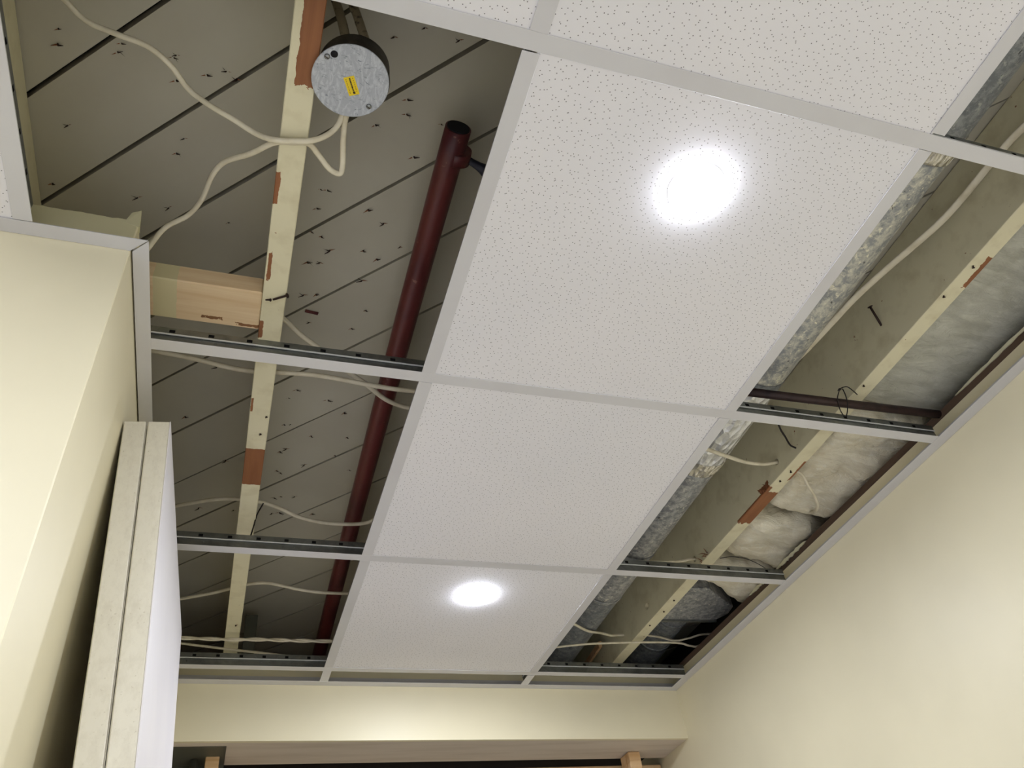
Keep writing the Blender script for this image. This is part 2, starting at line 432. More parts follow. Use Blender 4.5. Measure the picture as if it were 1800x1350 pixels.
# nail tips and splinters that come through the boards
NT = [(-0.610,0.261),(-0.613,0.285),(-0.526,0.261),(-0.532,0.276),(-0.450,0.261),(-0.454,0.265),(-0.450,0.301),(-0.406,0.281),(-0.378,0.269),(-0.362,0.279),(-0.609,0.418),(-0.437,0.401),(-0.642,0.535),(-0.510,0.534),(-0.460,0.544),(-0.362,0.554),(-0.449,0.431),(-0.213,0.448),(-0.201,0.447),(-0.198,0.550),(-0.178,0.579),(-0.214,0.489),(-0.217,0.543),(-0.140,0.153),(-0.098,0.128),(-0.042,0.133),(-0.100,0.247),(-0.096,0.273),(-0.142,0.304),(-0.037,0.277),(-0.068,0.348),(0.030,0.335),(-0.125,0.473),(-0.118,0.566),(-0.052,0.543),(-0.092,0.497),(-0.090,0.581),(-0.216,0.615),(-0.193,0.612),(-0.108,0.639),(-0.213,0.699),(-0.190,0.692),(-0.088,0.715),(-0.194,0.770),(-0.108,0.770),(-0.365,0.935),(-0.196,0.977),(-0.211,1.007),(-0.125,0.999),(-0.083,1.038),(-0.212,1.101),(-0.196,1.098),(-0.146,1.134),(-0.063,1.126),(-0.211,1.205),(-0.197,1.192),(-0.211,1.282),(-0.148,1.249),(-0.081,1.200),(-0.039,1.253),(-0.426,1.109),(-0.332,1.261),(-0.202,1.290),(-0.208,1.398),(-0.192,1.391),(-0.156,1.386),(-0.387,1.470),(-0.302,1.469),(-0.206,1.471),(-0.188,1.464),(-0.104,1.460)]
protos = []
for v in range(4):
    mb = MB(); r3 = random.Random(v)
    L = 0.007 + 0.002 * v
    mb.tube([(0, 0, 0.002), (0.001, 0.001, -0.003), (L * 0.8, L * 0.25, -0.006)], [0.0016, 0.0014, 0.0004], 6)
    mb.add([(-0.001, -0.001, 0), (-L * 0.9, -0.002, -0.003), (-0.001, 0.0018, 0), (-0.001, 0, 0.001)], [(0, 1, 2), (0, 3, 1), (1, 3, 2), (0, 2, 3)], 1)
    if v % 2: mb.add([(0.002, 0.002, 0), (L * 0.4, L, -0.004), (0.003, 0.0, 0), (0.002, 0.001, 0.001)], [(0, 1, 2), (0, 3, 1), (1, 3, 2), (0, 2, 3)], 0)
    protos.append(mb)
nm = [None] * 4
for i, (x, y) in enumerate(NT):
    v = rnd.randrange(4)
    if nm[v] is None:
        o = protos[v].build('nail_tip', ['nail', 'splinter'], deck, origin=(0, 0, 0)); nm[v] = o.data
    else:
        o = bpy.data.objects.new('nail_tip', nm[v]); col.objects.link(o); o.parent = deck
    o.location = (x, y - 0.9, 0.001); o.rotation_euler = (0, 0, rnd.uniform(-1.1, -0.3) + (math.pi if rnd.random() < .4 else 0))
    o.scale = [rnd.uniform(0.6, 1.15)] * 3
f = MB().obox((-0.205, 0.735, DZ - 0.002), (0.026, 0.003, 0), (-0.001, 0.006, 0), (0, 0, 0.0025)).build('wood_chip', "maroon", deck)

# ------------------------------------------------------------------ joists
JZ = 0.085
def joist(x0, label, patches, y0=-0.7, y1=2.6, holes=()):
    t = thing('joist', (x0 + 0.019, 0.0, JZ), label, 'joist')
    b = MB().box(x0, x0 + 0.038, y0, y1, JZ, DZ - 0.0005).build('beam', joist_mat('joist_paint', patches), t, bevel=0.0012)
    if holes:
        cs = []
        for (y, z, r) in holes:
            c = MB().tube([(x0 - 0.02, y, z), (x0 + (0.06 if x0 < 0 else 0.030), y, z)], r, 14).build('cutter', 'hole_shade'); cs.append(c)
        cut(b, cs)
    return t
j1 = joist(-0.286, 'cream painted joist over the left bay with brown bare patches', [
    ((0.006, 0.08, 0), (0.014, 0.088, 0.02), 0.5), ((0, 1.028, 0), (0.03, 0.062, 0.03), 0.12),
    ((-0.018, 0.63, 0), (0.006, 0.02, 0.03), 1.2), ((-0.013, 0.49, 0), (0.003, 0.03, 0.02), 1.6), ((-0.016, 0.335, 0), (0.004, 0.03, 0.02), 1.4),
    ((-0.016, 0.83, 0), (0.002, 0.02, 0.02), 1.5)],
    holes=[(0.805, 0.150, 0.009), (1.259, 0.160, 0.009), (1.652, 0.150, 0.013)])
j2 = joist(0.934, 'cream painted joist beside the round duct in the right bay', [
    ((0, 1.02, 0), (0.03, 0.07, 0.005), 0.35), ((0.013, 0.24, 0), (0.006, 0.035, 0.01), 1.8), ((0.016, 0.86, 0), (0.004, 0.035, 0.01), 1.4),
    ((-0.016, 0.95, 0.004), (0.006, 0.02, 0.014), 1.4)],
    holes=[(0.875, 0.120, 0.008), (1.318, 0.113, 0.008), (1.821, 0.129, 0.010), (1.632, 0.131, 0.010)])
j3 = joist(-0.700, 'cream joist at upper left beside the perforated grid runner', [], y1=2.4)
def nail(parent, p, d, L=0.05, r=0.0018, head=0.0042):
    p = Vector(p); d = Vector(d).normalized(); mb = MB()
    mb.tube([p, p + d * L * 0.5, p + d * L], r, 8); mb.tube([p + d * L, p + d * (L + 0.0016)], head, 10)
    return mb.build('nail', 'nail', parent)
nail(j1, (-0.268, 0.556, JZ - 0.001), (0.7, -0.52, -0.10), 0.026)
nail(j2, (0.935, 0.442, 0.148), (-0.35, -0.25, 0.85), 0.046, 0.0024, 0.0055)
for p, d, L in (((-0.28, 0.56, JZ), (0.9, -.4, -.3), .008), ((0.945, 0.225, JZ), (0.3, 0.5, -0.5), 0.004), ((0.94, 0.30, JZ), (0.3, 0.5, -0.5), 0.003),
                ((0.94, 0.555, JZ), (0.3, 0.5, -0.5), 0.003), ((0.95, 0.86, JZ), (0.3, 0.5, -0.5), 0.004), ((0.945, 0.90, JZ), (0.3, 0.5, -.5), 0.003),
                ((-0.262, 1.74, JZ), (0.3, 0.5, -0.5), 0.002), ((-0.258, 0.70, JZ), (0.3, 0.5, -0.5), 0.002), ((-0.262, 0.915, JZ), (0.3, .5, -.5), .002),
                ((-0.255, 0.86, JZ), (0.3, 0.5, -0.5), 0.002), ((0.95, 1.50, JZ), (0.3, .5, -.5), .002), ((0.95, 1.57, JZ), (.3, .5, -.5), .002), ((0.945, 1.66, JZ), (.3, .5, -.5), .002)):
    nail(j2 if p[0] > 0 else j1, p, d, L, 0.0014, 0.0026)
# frayed splinters on the right joist
for (y, n) in ((0.955, 9), (1.27, 7)):
    mb = MB(); r4 = random.Random(int(y * 100))
    for i in range(n):
        p = Vector((0.934, y + r4.uniform(-0.02, 0.02), JZ + r4.uniform(0, 0.012)))
        q = p + Vector((r4.uniform(-0.022, -0.006), r4.uniform(-0.022, 0.01), r4.uniform(-0.012, 0.008)))
        mb.tube([p, (p + q) / 2 + Vector((0, 0, 0.002)), q], [0.0014, 0.001, 0.0003], 5)
    mb.build('splinters', 'splinter', j2)['kind'] = 'stuff'

# pine blocking between wall and left joist, sitting on the wall top
bk = MB().box(-0.52, -0.2865, 0.546, 0.632, JZ, JZ + 0.038).build('blocking', 'pine', origin=(-0.385, 0.589, JZ), bevel=0.002)
tag(bk, 'fresh pine block between the left wall and the joist', 'wood block')
# grey board standing above the back wall
gp = MB().box(-0.235, -0.200, 1.99, 2.02, 0.037, 0.243).build('upright_board', 'grey_plate', origin=(-0.217, 2.0, 0.037), bevel=0.001)
tag(gp, 'grey upright board in the dark behind the left joist', 'board')

# torn drywall along the top of the left wall
r5 = random.Random(11); pts = []
for i in range(41):
    x = -0.75 + (XL + 0.75 - 0.002) * i / 40
    z = 0.071 + r5.uniform(-0.0015, 0.0015) - 0.004 * i / 40
    pts.append((x, z))
mb = MB(); vs = []; fs = []
for x, z in pts: vs += [(x, YL - 0.0005, 0.02), (x, YL - 0.0005, z), (x, YL + 0.011, z), (x, YL + 0.011, 0.02)]
for i in range(40):
    a = 4 * i
    for k in range(4): fs.append((a + k, a + (k + 1) % 4, a + 4 + (k + 1) % 4, a + 4 + k))
fs += [(0, 1, 2, 3), (160, 163, 162, 161)]
mb.add(vs, fs)
mb.add([(XL - 0.02, YL - 0.001, 0.06), (XL + 0.002, YL - 0.001, 0.055), (XL - 0.002, YL - 0.003, 0.092), (XL - 0.014, YL - 0.001, 0.086),
        (XL - 0.02, YL + 0.008, 0.06), (XL + 0.002, YL + 0.01, 0.055), (XL - 0.002, YL + 0.006, 0.09), (XL - 0.014, YL + 0.008, 0.085)],
       [(0, 1, 2, 3), (4, 7, 6, 5), (0, 4, 5, 1), (1, 5, 6, 2), (2, 6, 7, 3), (3, 7, 4, 0)])
tag(mb.build('torn_drywall', 'cream_raw', origin=(-0.6, YL, 0.02)), 'torn cream drywall edge above the upper left wall angle', 'drywall')

# ------------------------------------------------------------------ ceiling grid
def tee(name, p0, p1, label, group, slot=0.06, trim=0.0):
    p0 = Vector((p0[0], p0[1], 0)); p1 = Vector((p1[0], p1[1], 0)); d = (p1 - p0); L = d.length; d.normalize(); w = Vector((-d.y, d.x, 0))
    t = thing(name, (p0 + p1) / 2, label, 'ceiling grid', group)
    up = Vector((0, 0, 1))
    MB().obox(p0 - w * 0.012, d * L, w * 0.024, up * 0.0016).build('flange', 'white', t, bevel=0.0004)
    mb = MB(); th = 0.0011; bw = 0.0030; ZB = 0.0235; s0, s1 = 0.0275, 0.0345; ZT = 0.0385
    def strip(m, a, b, z0, z1, lo, hi):
        if b - a > 1e-5: m.obox(p0 + d * a + w * lo + up * z0, d * (b - a), w * (hi - lo), up * (z1 - z0))
    strip(mb, 0, L, 0.0016, ZB, -th, th)
    bb = MB()                                       # hollow bulb with slots through both skins
    strip(bb, 0, L, ZB, ZB + 0.0006, -bw, bw); strip(bb, 0, L, ZT - 0.0006, ZT, -bw, bw)
    for lo in (-bw, bw - 0.0006):
        strip(bb, 0, L, ZB + 0.0006, s0, lo, lo + 0.0006); strip(bb, 0, L, s1, ZT - 0.0006, lo, lo + 0.0006)
        a = 0.0; s = slot * 0.5
        while s + 0.009 < L:
            strip(bb, a, s, s0, s1, lo, lo + 0.0006); a = s + 0.009; s += slot
        strip(bb, a, L, s0, s1, lo, lo + 0.0006)
    s = 0.09
    while s < L - 0.04:
        for e in (-0.012, 0.012):
            for sg in (-1, 1):
                c = p0 + d * (s + e) + w * sg * th + up * 0.016
                mb.tube([c, c + w * sg * 0.0012], [0.0022, 0.0012], 6)
        s += 0.19
    mb.build('web', 'web', t)
    bb.build('bulb', 'web', t)
    lin = MB(); strip(lin, 0.001, L - 0.001, ZB + 0.0008, ZT - 0.0008, -0.0006, 0.0006)
    lin.build('slot_shade', 'hole_shade', t)  # dark core strip painted as the shade seen through the slots
    r = MB()
    for sg in (-1, 1):
        r.obox(p0 + w * (sg * (bw - 0.0004)) + up * (ZB - 0.0012), d * L, w * sg * 0.0016, up * 0.0024)
    r.build('rib_glint', 'rib_glint', t)  # pale strips along the bulb's lower edge, coloured as its highlight
    return t
XI = 1.125                                     # inner edge of right wall angle
XLI = -0.4435                                  # inner edge of left wall angle
g1, g2 = 'main runners of the ceiling grid', 'cross tees of the ceiling grid'
tee('main_runner', (-1.23, 0.006), (XI + 0.01, -0.0065), 'white grid runner at the top, above the near lit tile', g1)
tee('main_runner', (XLI - 0.008, 0.6115), (XI + 0.01, 0.6075), 'white grid runner between the near lit tile and the plain tile', g1)
tee('main_runner', (XLI - 0.008, 1.217), (XI + 0.01, 1.228), 'white grid runner between the plain tile and the far lit tile', g1)
tee('main_runner', (XLI - 0.008, 1.8125), (XI + 0.01, 1.838), 'white grid runner nearest to the back wall', g1)
tee('main_runner', (-1.23, -0.610), (XI + 0.01, -0.610), 'white grid runner just outside the upper edge', g1)
e = 0.0121
LX = [(-0.001, 0.0013), (0.0035, 0.611), (0.0012, 1.220), (-0.003, 1.8195), (-0.0035, yb(0) - 0.026)]
RXs = [(0.6086, -0.003), (0.6092, 0.6092), (0.6108, 1.225), (0.6072, 1.832), (0.607, yb(.6) - 0.026)]
nm_ = ['beside the near lit tile', 'beside the plain middle tile', 'beside the far lit tile', 'closing the narrow strip at the back wall']
for side, P in (('left', LX), ('right', RXs)):
    for i in range(4):
        a, b = P[i], P[i + 1]
        tee('cross_tee', (a[0], a[1] + e), (b[0], b[1] - (e if i < 3 else 0.0)), 'short white grid tee %s, on its %s side' % (nm_[i], side) if i < 3 else
            'tiny white grid tee in the narrow back strip, %s one' % side, g2)
tee('cross_tee', (0.0, -0.598), (0.0, -0.0125), 'white grid tee between the two tiles at the top', g2)
tee('cross_tee', (0.609, -0.598), (0.609, -0.018), 'white grid tee at upper right beside the duct', g2)
tee('cross_tee', (-0.605, 0.0125), (-0.601, 0.404), 'white grid tee at the upper left edge', g2)
tee('cross_tee', (-0.61, -0.598), (-0.61, -0.0125), 'white grid tee beyond the upper left edge', g2)

def angle(pa, pb, inward, label, w=0.024, gap=0.0, mitre=(0, 0)):
    """wall angle from pa to pb along the wall face; inward = unit vector off the wall"""
    pa = Vector((pa[0], pa[1], 0)); pb = Vector((pb[0], pb[1], 0)); iw = Vector((inward[0], inward[1], 0)); d = (pb - pa).normalized()
    t = thing('wall_angle', (pa + pb) / 2, label, 'wall angle', 'wall angles of the ceiling grid')
    a0 = pa + iw * gap; b0 = pb + iw * gap
    a1 = pa + iw * w + d * mitre[0]; b1 = pb + iw * w + d * mitre[1]
    MB().prism([(a0.x, a0.y), (b0.x, b0.y), (b1.x, b1.y), (a1.x, a1.y)], -0.0006, 0.001).build('flange', 'white', t)
    MB().obox(a0 + Vector((0, 0, 0.001)), b0 - a0, iw * 0.001, (0, 0, 0.022)).build('leg', 'white', t)
    return t
angle((XR, -0.7), (XR, yb(XR)), (-1, 0), 'white wall angle along the right wall', w=XR - XI, gap=0.0005, mitre=(0, -0.028))
bd = Vector((XR - XL, yb(XR) - yb(XL), 0)).normalized()
angle((XR - 0.0005, yb(XR)), (XL, yb(XL)), (bd.y, -bd.x), 'white wall angle along the back wall', w=0.029, gap=0.0005, mitre=(0.03, 0))
angle((XL, YL + 0.0006), (XL, yb(XL)), (1, 0), 'white wall angle along the side of the left wall', w=XL * -1 + XLI, gap=0.0026, mitre=(-0.0232, 0))
angle((XL - 0.0004, YL), (-1.23, YL), (0, -1), 'white wall angle along the front of the left wall', w=0.0232, gap=0.0004, mitre=(-0.0238, 0))

def tile(x0, x1, y0, y1, label):
    mb = MB(); z0, z1, c = 0.0019, 0.0165, 0.0025
    mb.box(x0, x1, y0, y1, z0, z1)
    o = mb.build('ceiling_tile', ['tile', 'tile_edge'], origin=((x0 + x1) / 2, (y0 + y1) / 2, z0), bevel=0.003)
    for p in o.data.polygons: p.material_index = 0 if abs(p.normal.z) > 0.9 else 1
    return tag(o, label, 'ceiling tile', 'ceiling tiles of the grid')
m = 0.004
tile(0 + m, 0.61 - m, 0.006, 0.606, 'pinholed white tile with the large near downlight')
tile(0.003 + m, 0.61 - m, 0.616, 1.216, 'plain pinholed white tile in the middle without a lamp')
tile(0 + m, 0.609 - m, 1.229, 1.822, 'white tile with the small far downlight near the back wall')
tile(0 + m, 0.609 - m, -0.605, -0.008, 'white tile at upper right above the top grid runner')
tile(-0.61 + m, 0 - m, -0.605, -0.006, 'white tile at top centre above the junction box bay')
tile(-1.22 + m, -0.605 - m, 0.01, YL - 0.004, 'white tile sliver at the left edge above the cream wall')
tile(-1.22 + m, -0.61 - m, -0.605, -0.006, 'white tile beyond the upper left edge')

# ------------------------------------------------------------------ downlights
def downlight(x, y, label, z=0.0):
    t = thing('downlight', (x, y, z + 0.0015), label, 'downlight', 'round recessed downlights')
    MB().lathe((x, y, z), [(0.030, 0.0002), (0.030, -0.0003), (0.0428, -0.0003), (0.043, -0.0002), (0.043, 0.0002)], 48, smooth=False).build('trim_ring', 'white', t)
    MB().lathe((x, y, z), [(0.0355, -0.00035), (0.0352, -0.0016), (0.0320, -0.0026), (0.024, -0.0035), (0.012, -0.0040), (0.0, -0.0041)], 28).build('lens', 'lens', t)
    return t
downlight(0.300, 0.147, 'large bright downlight in the near white tile', z=0.0019)
downlight(0.304, 1.369, 'small bright downlight in the far white tile', z=0.0019)
downlight(0.305, -1.073, 'added unseen downlight behind the viewer, right row')  # the lamps behind the viewer are added to raise the light level
downlight(-0.915, -1.073, 'added unseen downlight behind the viewer, left row')
downlight(-0.915, -2.2, 'added unseen downlight far behind the viewer, left row')
downlight(0.305, -2.2, 'added unseen downlight far behind the viewer, right row')
downlight(-0.915, -0.46, 'downlight beyond the left edge near the cream wall', z=0.0019)

# ------------------------------------------------------------------ leaning panels
al, yaw = 0.088, -0.0336; PH, PW, PT = 2.03, 0.733, 0.0345
rz = Matrix.Rotation(yaw, 3, 'Z')
nv = rz @ Vector((math.cos(al), 0, math.sin(al))); dn = rz @ Vector((math.sin(al), 0, -math.cos(al))); wv = rz @ Vector((0, 1, 0))
O = Vector((XL + 0.0005, 0.6903, -0.0975))
for i, lb in ((0, 'thick white panel leaning against the left wall, rear one'), (1, 'thick white panel leaning on the rear panel, nearer the room')):
    o0 = O + nv * (PT * i) + nv * 0.0005
    org = o0 + dn * PH
    t = thing('leaning_panel', org, lb, 'panel', 'panels leaning on the left wall')
    L = PH
    MB().obox(o0 + nv * 0.0011, dn * L, wv * PW, nv * (PT - 0.0035)).build('core', 'panel_edge', t, bevel=0.001)
    MB().obox(o0 + wv * 0.005 + dn * 0.005, dn * (L - 0.005), wv * (PW - 0.005), nv * 0.0010).build('skin', 'panel_edge', t)
    iset = 0.005 if i == 0 else 0.0
    MB().obox(o0 + nv * (PT - 0.0023) + wv * iset + dn * iset, dn * (L - iset), wv * (PW - iset), nv * 0.0014).build('skin', 'panel_face' if i else 'panel_edge', t)

# ------------------------------------------------------------------ ducts
def dpath(y):                                  # gentle drift of the round duct
    t = (y + 0.1) / 1.8
    return Vector((0.722 + 0.048 * max(-0.3, min(1.3, t)), y, 0.176))
rd = thing('round_duct', dpath(0.6) - Vector((0, 0, 0.076)), 'round galvanised duct with foil wrap running along the right bay', 'duct')
def dsec(name, ya, yb_, r, mat, wob=0.0, taper=0.0, n=None):
    n = n or max(3, int((yb_ - ya) / 0.02)); P = [dpath(ya + (yb_ - ya) * i / n) for i in range(n + 1)]
    R_ = [r - taper * i / n for i in range(n + 1)]
    return MB().tube(P, R_, 40, wob=wob).build(name, mat, rd)
dsec('duct_section', -0.7, 0.030, 0.0725, 'duct_dark')
dsec('foil_tape', 0.022, 0.072, 0.0745, 'tape', 0.03, n=10)
dsec('duct_section', 0.066, 0.632, 0.0735, 'duct_pale', 0.01)
dsec('end_collar', 0.615, 0.640, 0.0745, 'duct_dark')
dsec('foil_wrap', 0.636, 0.915, 0.0745, 'foil', 0.035)
dsec('foil_tape', 0.895, 0.940, 0.0765, 'tape', 0.04, n=10)
dsec('duct_section', 0.932, 1.325, 0.0735, 'duct', 0.012)
dsec('crimped_joint', 1.318, 1.338, 0.0750, 'duct_dark')
dsec('duct_section', 1.330, 1.575, 0.0735, 'duct', 0.01)
dsec('crimped_joint', 1.568, 1.582, 0.0750, 'duct')
dsec('duct_section', 1.575, 2.55, 0.0728, 'duct_dark')

bx = thing('boot_duct', (1.08, 1.55, 0.1), 'boxy galvanised duct boot at the far end of the right bay', 'duct')
MB().prism([(0.977, 1.458), (1.052, 1.456), (1.188, 1.555), (1.195, 1.60), (1.172, 1.648), (0.977, 1.656)], 0.1, 0.24).build('box', 'duct', bx, bevel=0.002)
MB().prism([(0.975, 1.650), (1.175, 1.642), (1.175, 1.650), (0.975, 1.658)], 0.094, 0.104).build('rim', 'web', bx)
pth = spline([(1.08, 1.58, 0.185), (1.08, 1.68, 0.183), (1.085, 1.78, 0.186), (1.10, 1.88, 0.19), (1.12, 2.05, 0.19), (1.13, 2.5, 0.19)], 8)
MB().tube(pth, 0.066, 32).build('elbow', 'duct_dark', bx)
for i in (5, 12, 19, 26):
    MB().tube([pth[i], pth[i + 1]], 0.0675, 32).build('crimp_ring', 'duct_dark', bx)

# ------------------------------------------------------------------ maroon pipe
mp = thing('drain_pipe', (-0.02, 0.24, 0.195), 'maroon painted open-ended pipe above the left bay', 'pipe')
P = [Vector((-0.022 + 0.018 * max(0, (y - 0.24) / 1.4) ** 1.5, y, 0.196)) for y in [0.238 + 0.07 * i for i in range(34)]]
R_ = [0.0212] * 34
b = MB().tube(P, R_, 24, wob=0.02)
b.build('pipe_body', 'maroon', mp)
MB().tube([P[0] + Vector((0, -0.0015, 0)), P[0] + Vector((0, 0.003, 0))], 0.0185, 24).build('pipe_end_shade', 'hole_shade', mp)  # dark disc on the capped pipe, painted as its unlit inside
MB().tube(spline([(-0.008, 0.285, 0.196), (0.02, 0.292, 0.19), (0.045, 0.30, 0.185), (0.075, 0.315, 0.18)], 5), [0.006] * 5 + [0.0065, .007, .008, .0095, .011] + [0.012] * 6, 14).build('branch', 'iron', mp)
MB().tube([(-0.012, 0.275, 0.196), (-0.010, 0.297, 0.196)], 0.0222, 24, wob=0.03).build('clamp', 'maroon', mp)

# ------------------------------------------------------------------ junction box
JX, JY, JB = -0.1995, 0.1435, 0.0775
jb = thing('junction_box', (JX, JY, JB), 'round zinc junction box with a yellow sticker beside the left joist', 'junction box')
MB().lathe((JX, JY, JB), [(0.0, 0.0016), (0.047, 0.0016), (0.0478, 0.006), (0.0478, 0.040), (0.045, 0.043), (0.0, 0.043)], 40).build('body', 'steel', jb)
cv = MB().lathe((JX - 0.0045, JY, JB), [(0.0, 0.0), (0.0505, 0.0), (0.0512, 0.0006), (0.0512, 0.0012), (0.0, 0.0012)], 56, smooth=False).build('cover', 'cover', jb)
def jp(a, r): return (JX + r * math.cos(a), JY + r * math.sin(a))
S1 = (-0.2385, 0.1162); S2 = (-0.1745, 0.1725)
for sx, sy in (S1, S2):
    s = MB().lathe((sx, sy, JB), [(0.0, -0.0026), (0.0030, -0.0024), (0.0038, -0.0012), (0.0038, 0.0)], 16).build('screw', 'web', jb)
    MB().obox((sx - 0.0030, sy - 0.0012, JB - 0.0029), (0.0052, 0.0022, 0), (-0.0004, 0.0009, 0), (0, 0, 0.0006)).build('slot', 'nail', s)
MB().lathe((-0.2300, 0.1110, JB), [(0.0, -0.0004), (0.0048, -0.0004), (0.0048, 0.0004)], 20).build('knockout_shade', 'hole_shade', jb)  # dark disc on the cover, painted as the shade of a hole
# sticker with its printed marks
u = Vector((0.44, 0.90, 0)).normalized(); v = Vector((0.90, -0.44, 0)).normalized()
sc_ = Vector((-0.2018, 0.1489, JB - 0.0003))
def rot(p, q, w, h, dz=0.0): return MB().obox(sc_ + v * (p - w / 2) + u * (q - h / 2) - Vector((0, 0, dz)), v * w, u * h, (0, 0, 0.0003))
st = rot(0, 0, 0.0145, 0.0265).build('sticker', 'yellow', jb)
q = -0.0105
rs = random.Random(3); mb = MB()
while q < 0.0075:
    h = rs.uniform(0.0012, 0.0018); t_ = rot(0.0005, q, 0.0019, h, 0.0003); mb.add(t_.v, t_.f); q += h + 0.0005
t_ = rot(0.0008, 0.0098, 0.0030, 0.0030, 0.0003); mb.add(t_.v, t_.f)
mb.build('bold_print', 'ink', st)
mb = MB()
for off in (-0.0046, 0.0046):
    q = -0.010
    while q < 0.0095:
        h = rs.uniform(0.0007, 0.0015); t_ = rot(off, q, 0.0011, h, 0.0003); mb.add(t_.v, t_.f); q += h + rs.uniform(0.0006, 0.002)
mb.build('small_print', 'ink_pale', st)
for pts_ in ([(-0.255, 0.088, 0.268), (-0.238, 0.092, 0.21), (-0.226, 0.097, 0.16), (-0.217, 0.105, 0.118)],
             [(-0.232, 0.080, 0.268), (-0.217, 0.086, 0.21), (-0.204, 0.092, 0.16), (-0.192, 0.101, 0.118)]):
    MB().tube(spline(pts_, 6), 0.0068, 10, flat=0.6, up=(0, 1, 0)).build('hanger_strap', 'strap', jb)

# ------------------------------------------------------------------ small pipe and ties on the right
bp = MB().tube([(0.632, 0.600, 0.062), (0.9, 0.5955, 0.062), (1.29, 0.586, 0.062)], 0.0092, 16).build('thin_pipe', 'brown_pipe', origin=(0.95, 0.595, 0.053))
tag(bp, 'thin dark brown pipe crossing the right bay under the joist', 'pipe')
tw = thing('tie_wire', (0.905, 0.585, 0.05), 'black tie wire looped over the thin brown pipe', 'wire')
for w_ in ([(0.886, 0.570, 0.078), (0.881, 0.583, 0.060), (0.893, 0.600, 0.045), (0.905, 0.6075, 0.033)],
           [(0.892, 0.568, 0.078), (0.900, 0.577, 0.062), (0.905, 0.590, 0.046), (0.908, 0.6075, 0.033)],
           [(0.884, 0.575, 0.077), (0.890, 0.569, 0.080), (0.900, 0.563, 0.080), (0.920, 0.571, 0.081), (0.944, 0.584, 0.083)]):
    MB().tube(spline(w_, 6), 0.0011, 6).build('strand', 'wire', tw)
MB().lathe((0.887, 0.571, 0.078), [(0, -0.003), (0.0032, -0.001), (0.0032, 0.001), (0, 0.003)], 8).build('knot', 'wire', tw)

# ------------------------------------------------------------------ insulation
def batt(mb, mat, org, label):
    o = mb.build('insulation_batt', mat, origin=org); return tag(o, label, 'insulation', 'insulation batts in the right bay')
sag = lambda a, s0, s1: (lambda p: Vector((p.x, p.y, p.z - a * max(0.0, min(1.0, (p.x - s0) / (s1 - s0))))))
def sagC(p): return Vector((p.x, p.y + 0.045 * max(0, (p.x - 1.17) / 0.15), p.z - 0.012 * max(0.0, min(1.0, (p.x - 1.0) / 0.15))))
def sagD(p): return Vector((p.x, p.y + max(0.0, p.x - 1.03) * 0.52 * max(0.0, (p.y - 1.312)) / 0.11, p.z - 0.008 * max(0.0, min(1.0, (p.x - 1.0) / 0.15))))
batt(lumpy(0.977, 1.345, -0.68, 0.638, 0.110, 0.262, 0.03, 0.008, 4.0, 1, (22, 44, 10), skew=sag(0.022, 1.0, 1.25)), 'wool_grey', (1.16, 0.0, 0.12), 'grey smooth insulation batt nearest, right of the joist')
batt(lumpy(0.985, 1.345, 0.652, 1.052, 0.092, 0.255, 0.05, 0.024, 6.5, 2, (34, 36, 14), skew=sag(0.014, 1.0, 1.2)), 'wool', (1.16, 0.85, 0.09), 'cream fluffy insulation batt next to the thin brown pipe')
batt(lumpy(0.985, 1.33, 1.078, 1.286, 0.092, 0.255, 0.05, 0.018, 7, 3, (34, 22, 14), skew=sagC), 'wool', (1.15, 1.18, 0.085), 'cream fluffy insulation batt beside the bare brown joist patch')
batt(lumpy(0.990, 1.33, 1.312, 1.432, 0.086, 0.24, 0.045, 0.015, 8, 5, (32, 14, 14), skew=sagD), 'wool', (1.15, 1.36, 0.08), 'small cream insulation tuft hanging by the boxy duct')

